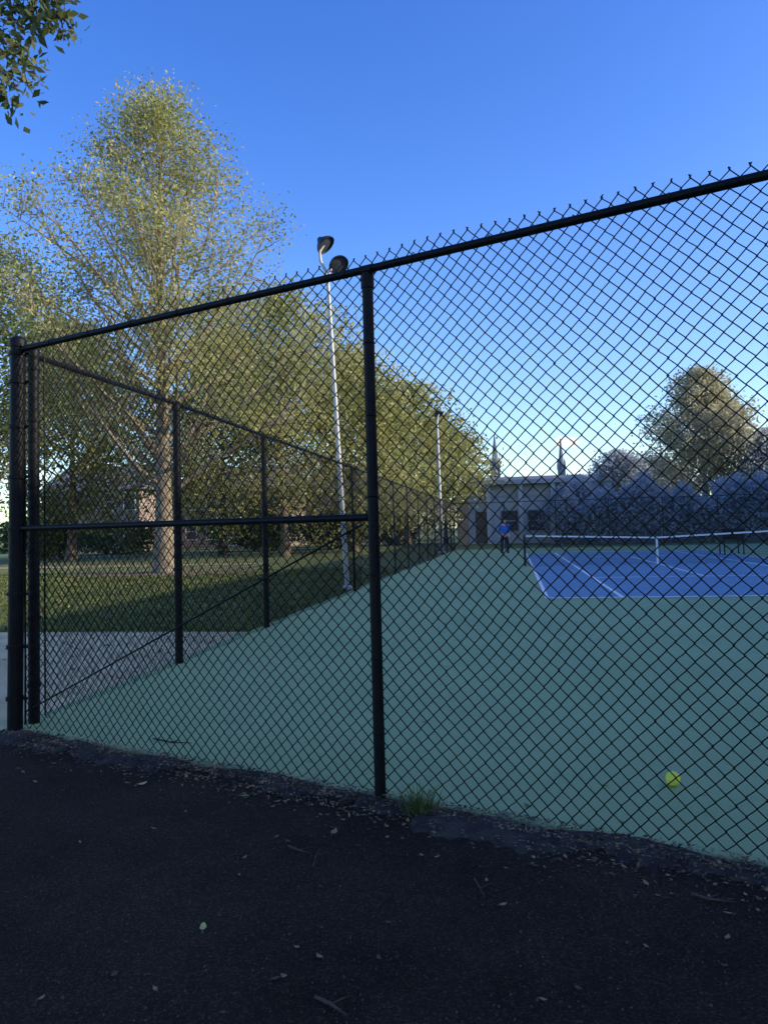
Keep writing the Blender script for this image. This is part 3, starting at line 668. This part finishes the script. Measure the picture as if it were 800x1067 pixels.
def put_leaf(px,py,k,rz,label,group,scale=1,z=.010):
    p=gnd(px,py,z)
    if k not in protos_d:
        o=leaf_proto(k,.055,.016).build('fallen_leaf',LM[k%4],None,False); protos_d[k]=o
    else:
        o=protos_d[k].copy(); col.objects.link(o)
    o.location=p; o.rotation_euler=(random.uniform(-.15,.15),random.uniform(-.15,.15),rz); o.scale=(scale,)*3
    tag(o,label,'leaf',group); return o
put_leaf(148,818,2,1.0,'pale yellow leaf on the asphalt near the thick end post',None,1.1)
put_leaf(212,967,6,1.9,'pale yellowish leaf alone in the dark foreground asphalt',None,.75)
put_leaf(255,830,3,.4,'greenish leaf by the fence foot left of the centre post',None,.9)
put_leaf(348,868,0,1.4,'tan curled leaf on the asphalt left of the centre post',None,.9)
for i in range(110):
    px=random.uniform(5,795); base=764+px*.183
    py=base+6+abs(random.gauss(0,26)) if i%4 else random.uniform(base+20,1060)
    k=random.choice([0,1,0,4,5,9,13,8]); put_leaf(px,py,k,random.uniform(0,6.28),'small dry fallen leaf lying on the dark asphalt','dry leaves on the asphalt',random.uniform(.3,.62))
for i in range(34):
    px=random.uniform(120,790); py=random.uniform(600,880); 
    if py>755+px*.165 or px<534-(py-548)*2.2: continue
    put_leaf(px,py,random.choice([0,0,2,6,1]),random.uniform(0,6.28),'small dry fallen leaf lying on the green court','dry leaves on the green court',random.uniform(.4,.8),.022)
def twig(label,pts,r,z=.012):
    P_=[gnd(a,b_,z) for a,b_ in pts]; o=thing('twig',label,'twig',P_[0])
    P2=[p+Vector((0,0,r)) for p in P_]; MB().tube(P2,[r]*(len(P2)-1)+[r*.5],7).build('stem',M['twig'],o,True)
    q=P2[len(P2)//2]; MB().tube([q,q+Vector((.03,.025,.004)),q+Vector((.05,.045,.002))],[r*.6,r*.5,r*.3],5).build('side_shoot',M['twig'],o,True)
twig('short dark twig on the asphalt left of the centre post',[(300,882),(312,887),(324,890)],.004)
twig('thin upright looking twig on the asphalt below the centre post',[(326,904),(329,893),(333,885)],.003)
twig('dark twig at the bottom edge of the asphalt',[(328,1040),(345,1048),(362,1060)],.005)
twig('forked dark twig on the asphalt below the tennis ball',[(720,932),(738,938),(764,941)],.005)
twig('long thin stick on the green court near the side fence',[(160,770),(178,774),(200,775)],.005,.022)
twig('thin pale twig on the asphalt right of centre',[(494,916),(500,926),(505,936)],.003)
# weed tuft
wp=gnd(437,848,.01); WD=thing('weed','small green weed tuft at the fence foot right of the centre post','weed',wp)
wl=leafmat('weed_leaves',[(.07,.11,.03),(.13,.17,.04),(.21,.24,.07)],.35,8)
Vs=[];Fs=[]
for k in range(95):
    a=rs.rand()*6.28; r_=abs(rs.normal(0,.035)); Lb=.05+.08*rs.rand(); bx,by=wp.x+math.cos(a)*r_*1.4,wp.y+math.sin(a)*r_*.7
    out=.03+.06*rs.rand(); tx,ty=bx+math.cos(a)*out,by+math.sin(a)*out; w_=.0028; px_,py_=-math.sin(a)*w_,math.cos(a)*w_
    i=len(Vs); Vs+=[(bx-px_,by-py_,.012),(bx+px_,by+py_,.012),((bx+tx)/2+px_,(by+ty)/2+py_,.012+Lb*.7),((bx+tx)/2-px_,(by+ty)/2-py_,.012+Lb*.7),(tx+px_*.2,ty+py_*.2,.012+Lb),(tx-px_*.2,ty-py_*.2,.012+Lb)]
    Fs+=[(i,i+1,i+2,i+3),(i+3,i+2,i+4,i+5)]
build_np('blades',Vs,Fs,wl,WD)
# grass
gl=leafmat('grass_blades',[(.07,.10,.02),(.12,.155,.035),(.20,.22,.06)],.3,.6)
n=42000; yy=10.6+17*rs.rand(n)**1.5; xx=SX-.15-(13+yy*.2)*rs.rand(n)
base=np.stack([xx,yy,0*xx],1); a=rs.rand(n)*6.28; h=.03+.05*rs.rand(n); w_=.006+.0008*yy
inE=((xx-TB.x)/3.6)**2+((yy-TB.y+.3)/1.7)**2<1; kp=~inE|(rs.rand(n)<.12)
base=base[kp]; a=a[kp]; h=h[kp]; w_=w_[kp]; n=len(a)
dx=np.stack([np.cos(a)*w_,np.sin(a)*w_,0*a],1); tip=base+np.stack([rs.normal(0,.02,n),rs.normal(0,.02,n),h],1)
V=np.stack([base-dx,base+dx,tip],1).reshape(-1,3); F=np.arange(3*n).reshape(n,3)
tag(build_np('grass',V,F,gl),'green grass of the lawn beyond the side fence','grass',kind='stuff')
n=5000; yy=6+22*rs.rand(n); xx=SX-.2-12*rs.rand(n)
cs=np.stack([xx,yy,.03+.03*rs.rand(n)],1); cs[yy<10.5,2]=.018
keep=(yy>10.5)|(rs.rand(n)<.35)
tag(leaf_mesh('lawn_leaf_litter',cs[keep],.035,Lit,None,rs,.7),'brown fallen leaves strewn over the lawn and path','leaf litter',kind='stuff')
# ------------------------------------------------------------------ light and sky
AZ=R(90); EL=R(22)
sd=Vector((math.sin(AZ)*math.cos(EL),math.cos(AZ)*math.cos(EL),math.sin(EL)))
sl=bpy.data.lights.new('sun','SUN'); sl.energy=5.0; sl.angle=R(.5); sl.color=(1,.90,.72)
so=bpy.data.objects.new('sun',sl); col.objects.link(so); so.rotation_euler=(-sd).to_track_quat('-Z','Y').to_euler()
w=bpy.data.worlds.new('World'); sc.world=w; w.use_nodes=True; nt=w.node_tree
bg=nt.nodes['Background']; bg.inputs['Strength'].default_value=.15
sky=nt.nodes.new('ShaderNodeTexSky'); sky.sky_type='NISHITA'; sky.sun_disc=False; sky.sun_elevation=EL; sky.sun_rotation=AZ; sky.air_density=1.0; sky.dust_density=.85; sky.ozone_density=2.4
hs=nt.nodes.new('ShaderNodeHueSaturation'); hs.inputs['Saturation'].default_value=1.34; hs.inputs['Value'].default_value=2.15; hs.inputs['Hue'].default_value=.521
nt.links.new(sky.outputs[0],hs.inputs['Color'])
tc=nt.nodes.new('ShaderNodeTexCoord'); cdv=ray(592,461).normalized()
sub=nt.nodes.new('ShaderNodeVectorMath'); sub.operation='SUBTRACT'; sub.inputs[1].default_value=cdv; nt.links.new(tc.outputs['Generated'],sub.inputs[0])
scl=nt.nodes.new('ShaderNodeVectorMath'); scl.operation='MULTIPLY'; scl.inputs[1].default_value=(1,1,2.4); nt.links.new(sub.outputs[0],scl.inputs[0])
le=nt.nodes.new('ShaderNodeVectorMath'); le.operation='LENGTH'; nt.links.new(scl.outputs[0],le.inputs[0])
nz=nt.nodes.new('ShaderNodeTexNoise'); nz.inputs['Scale'].default_value=60; nz.inputs['Detail'].default_value=5; nt.links.new(tc.outputs['Generated'],nz.inputs['Vector'])
mu=nt.nodes.new('ShaderNodeMath'); mu.operation='MULTIPLY_ADD'; mu.inputs[1].default_value=.03; nt.links.new(nz.outputs['Fac'],mu.inputs[0]); nt.links.new(le.outputs['Value'],mu.inputs[2])
mr=nt.nodes.new('ShaderNodeMapRange'); mr.inputs['From Min'].default_value=.028; mr.inputs['From Max'].default_value=.038; mr.inputs['To Min'].default_value=.9; mr.inputs['To Max'].default_value=0; nt.links.new(mu.outputs[0],mr.inputs['Value'])
mx=nt.nodes.new('ShaderNodeMix'); mx.data_type='RGBA'; mx.inputs[7].default_value=(7.2,6.9,6.7,1)
nt.links.new(mr.outputs[0],mx.inputs[0]); nt.links.new(hs.outputs[0],mx.inputs[6]); nt.links.new(mx.outputs[2],bg.inputs['Color'])
sc.view_settings.view_transform='Standard'; sc.view_settings.look='None'; sc.view_settings.exposure=0
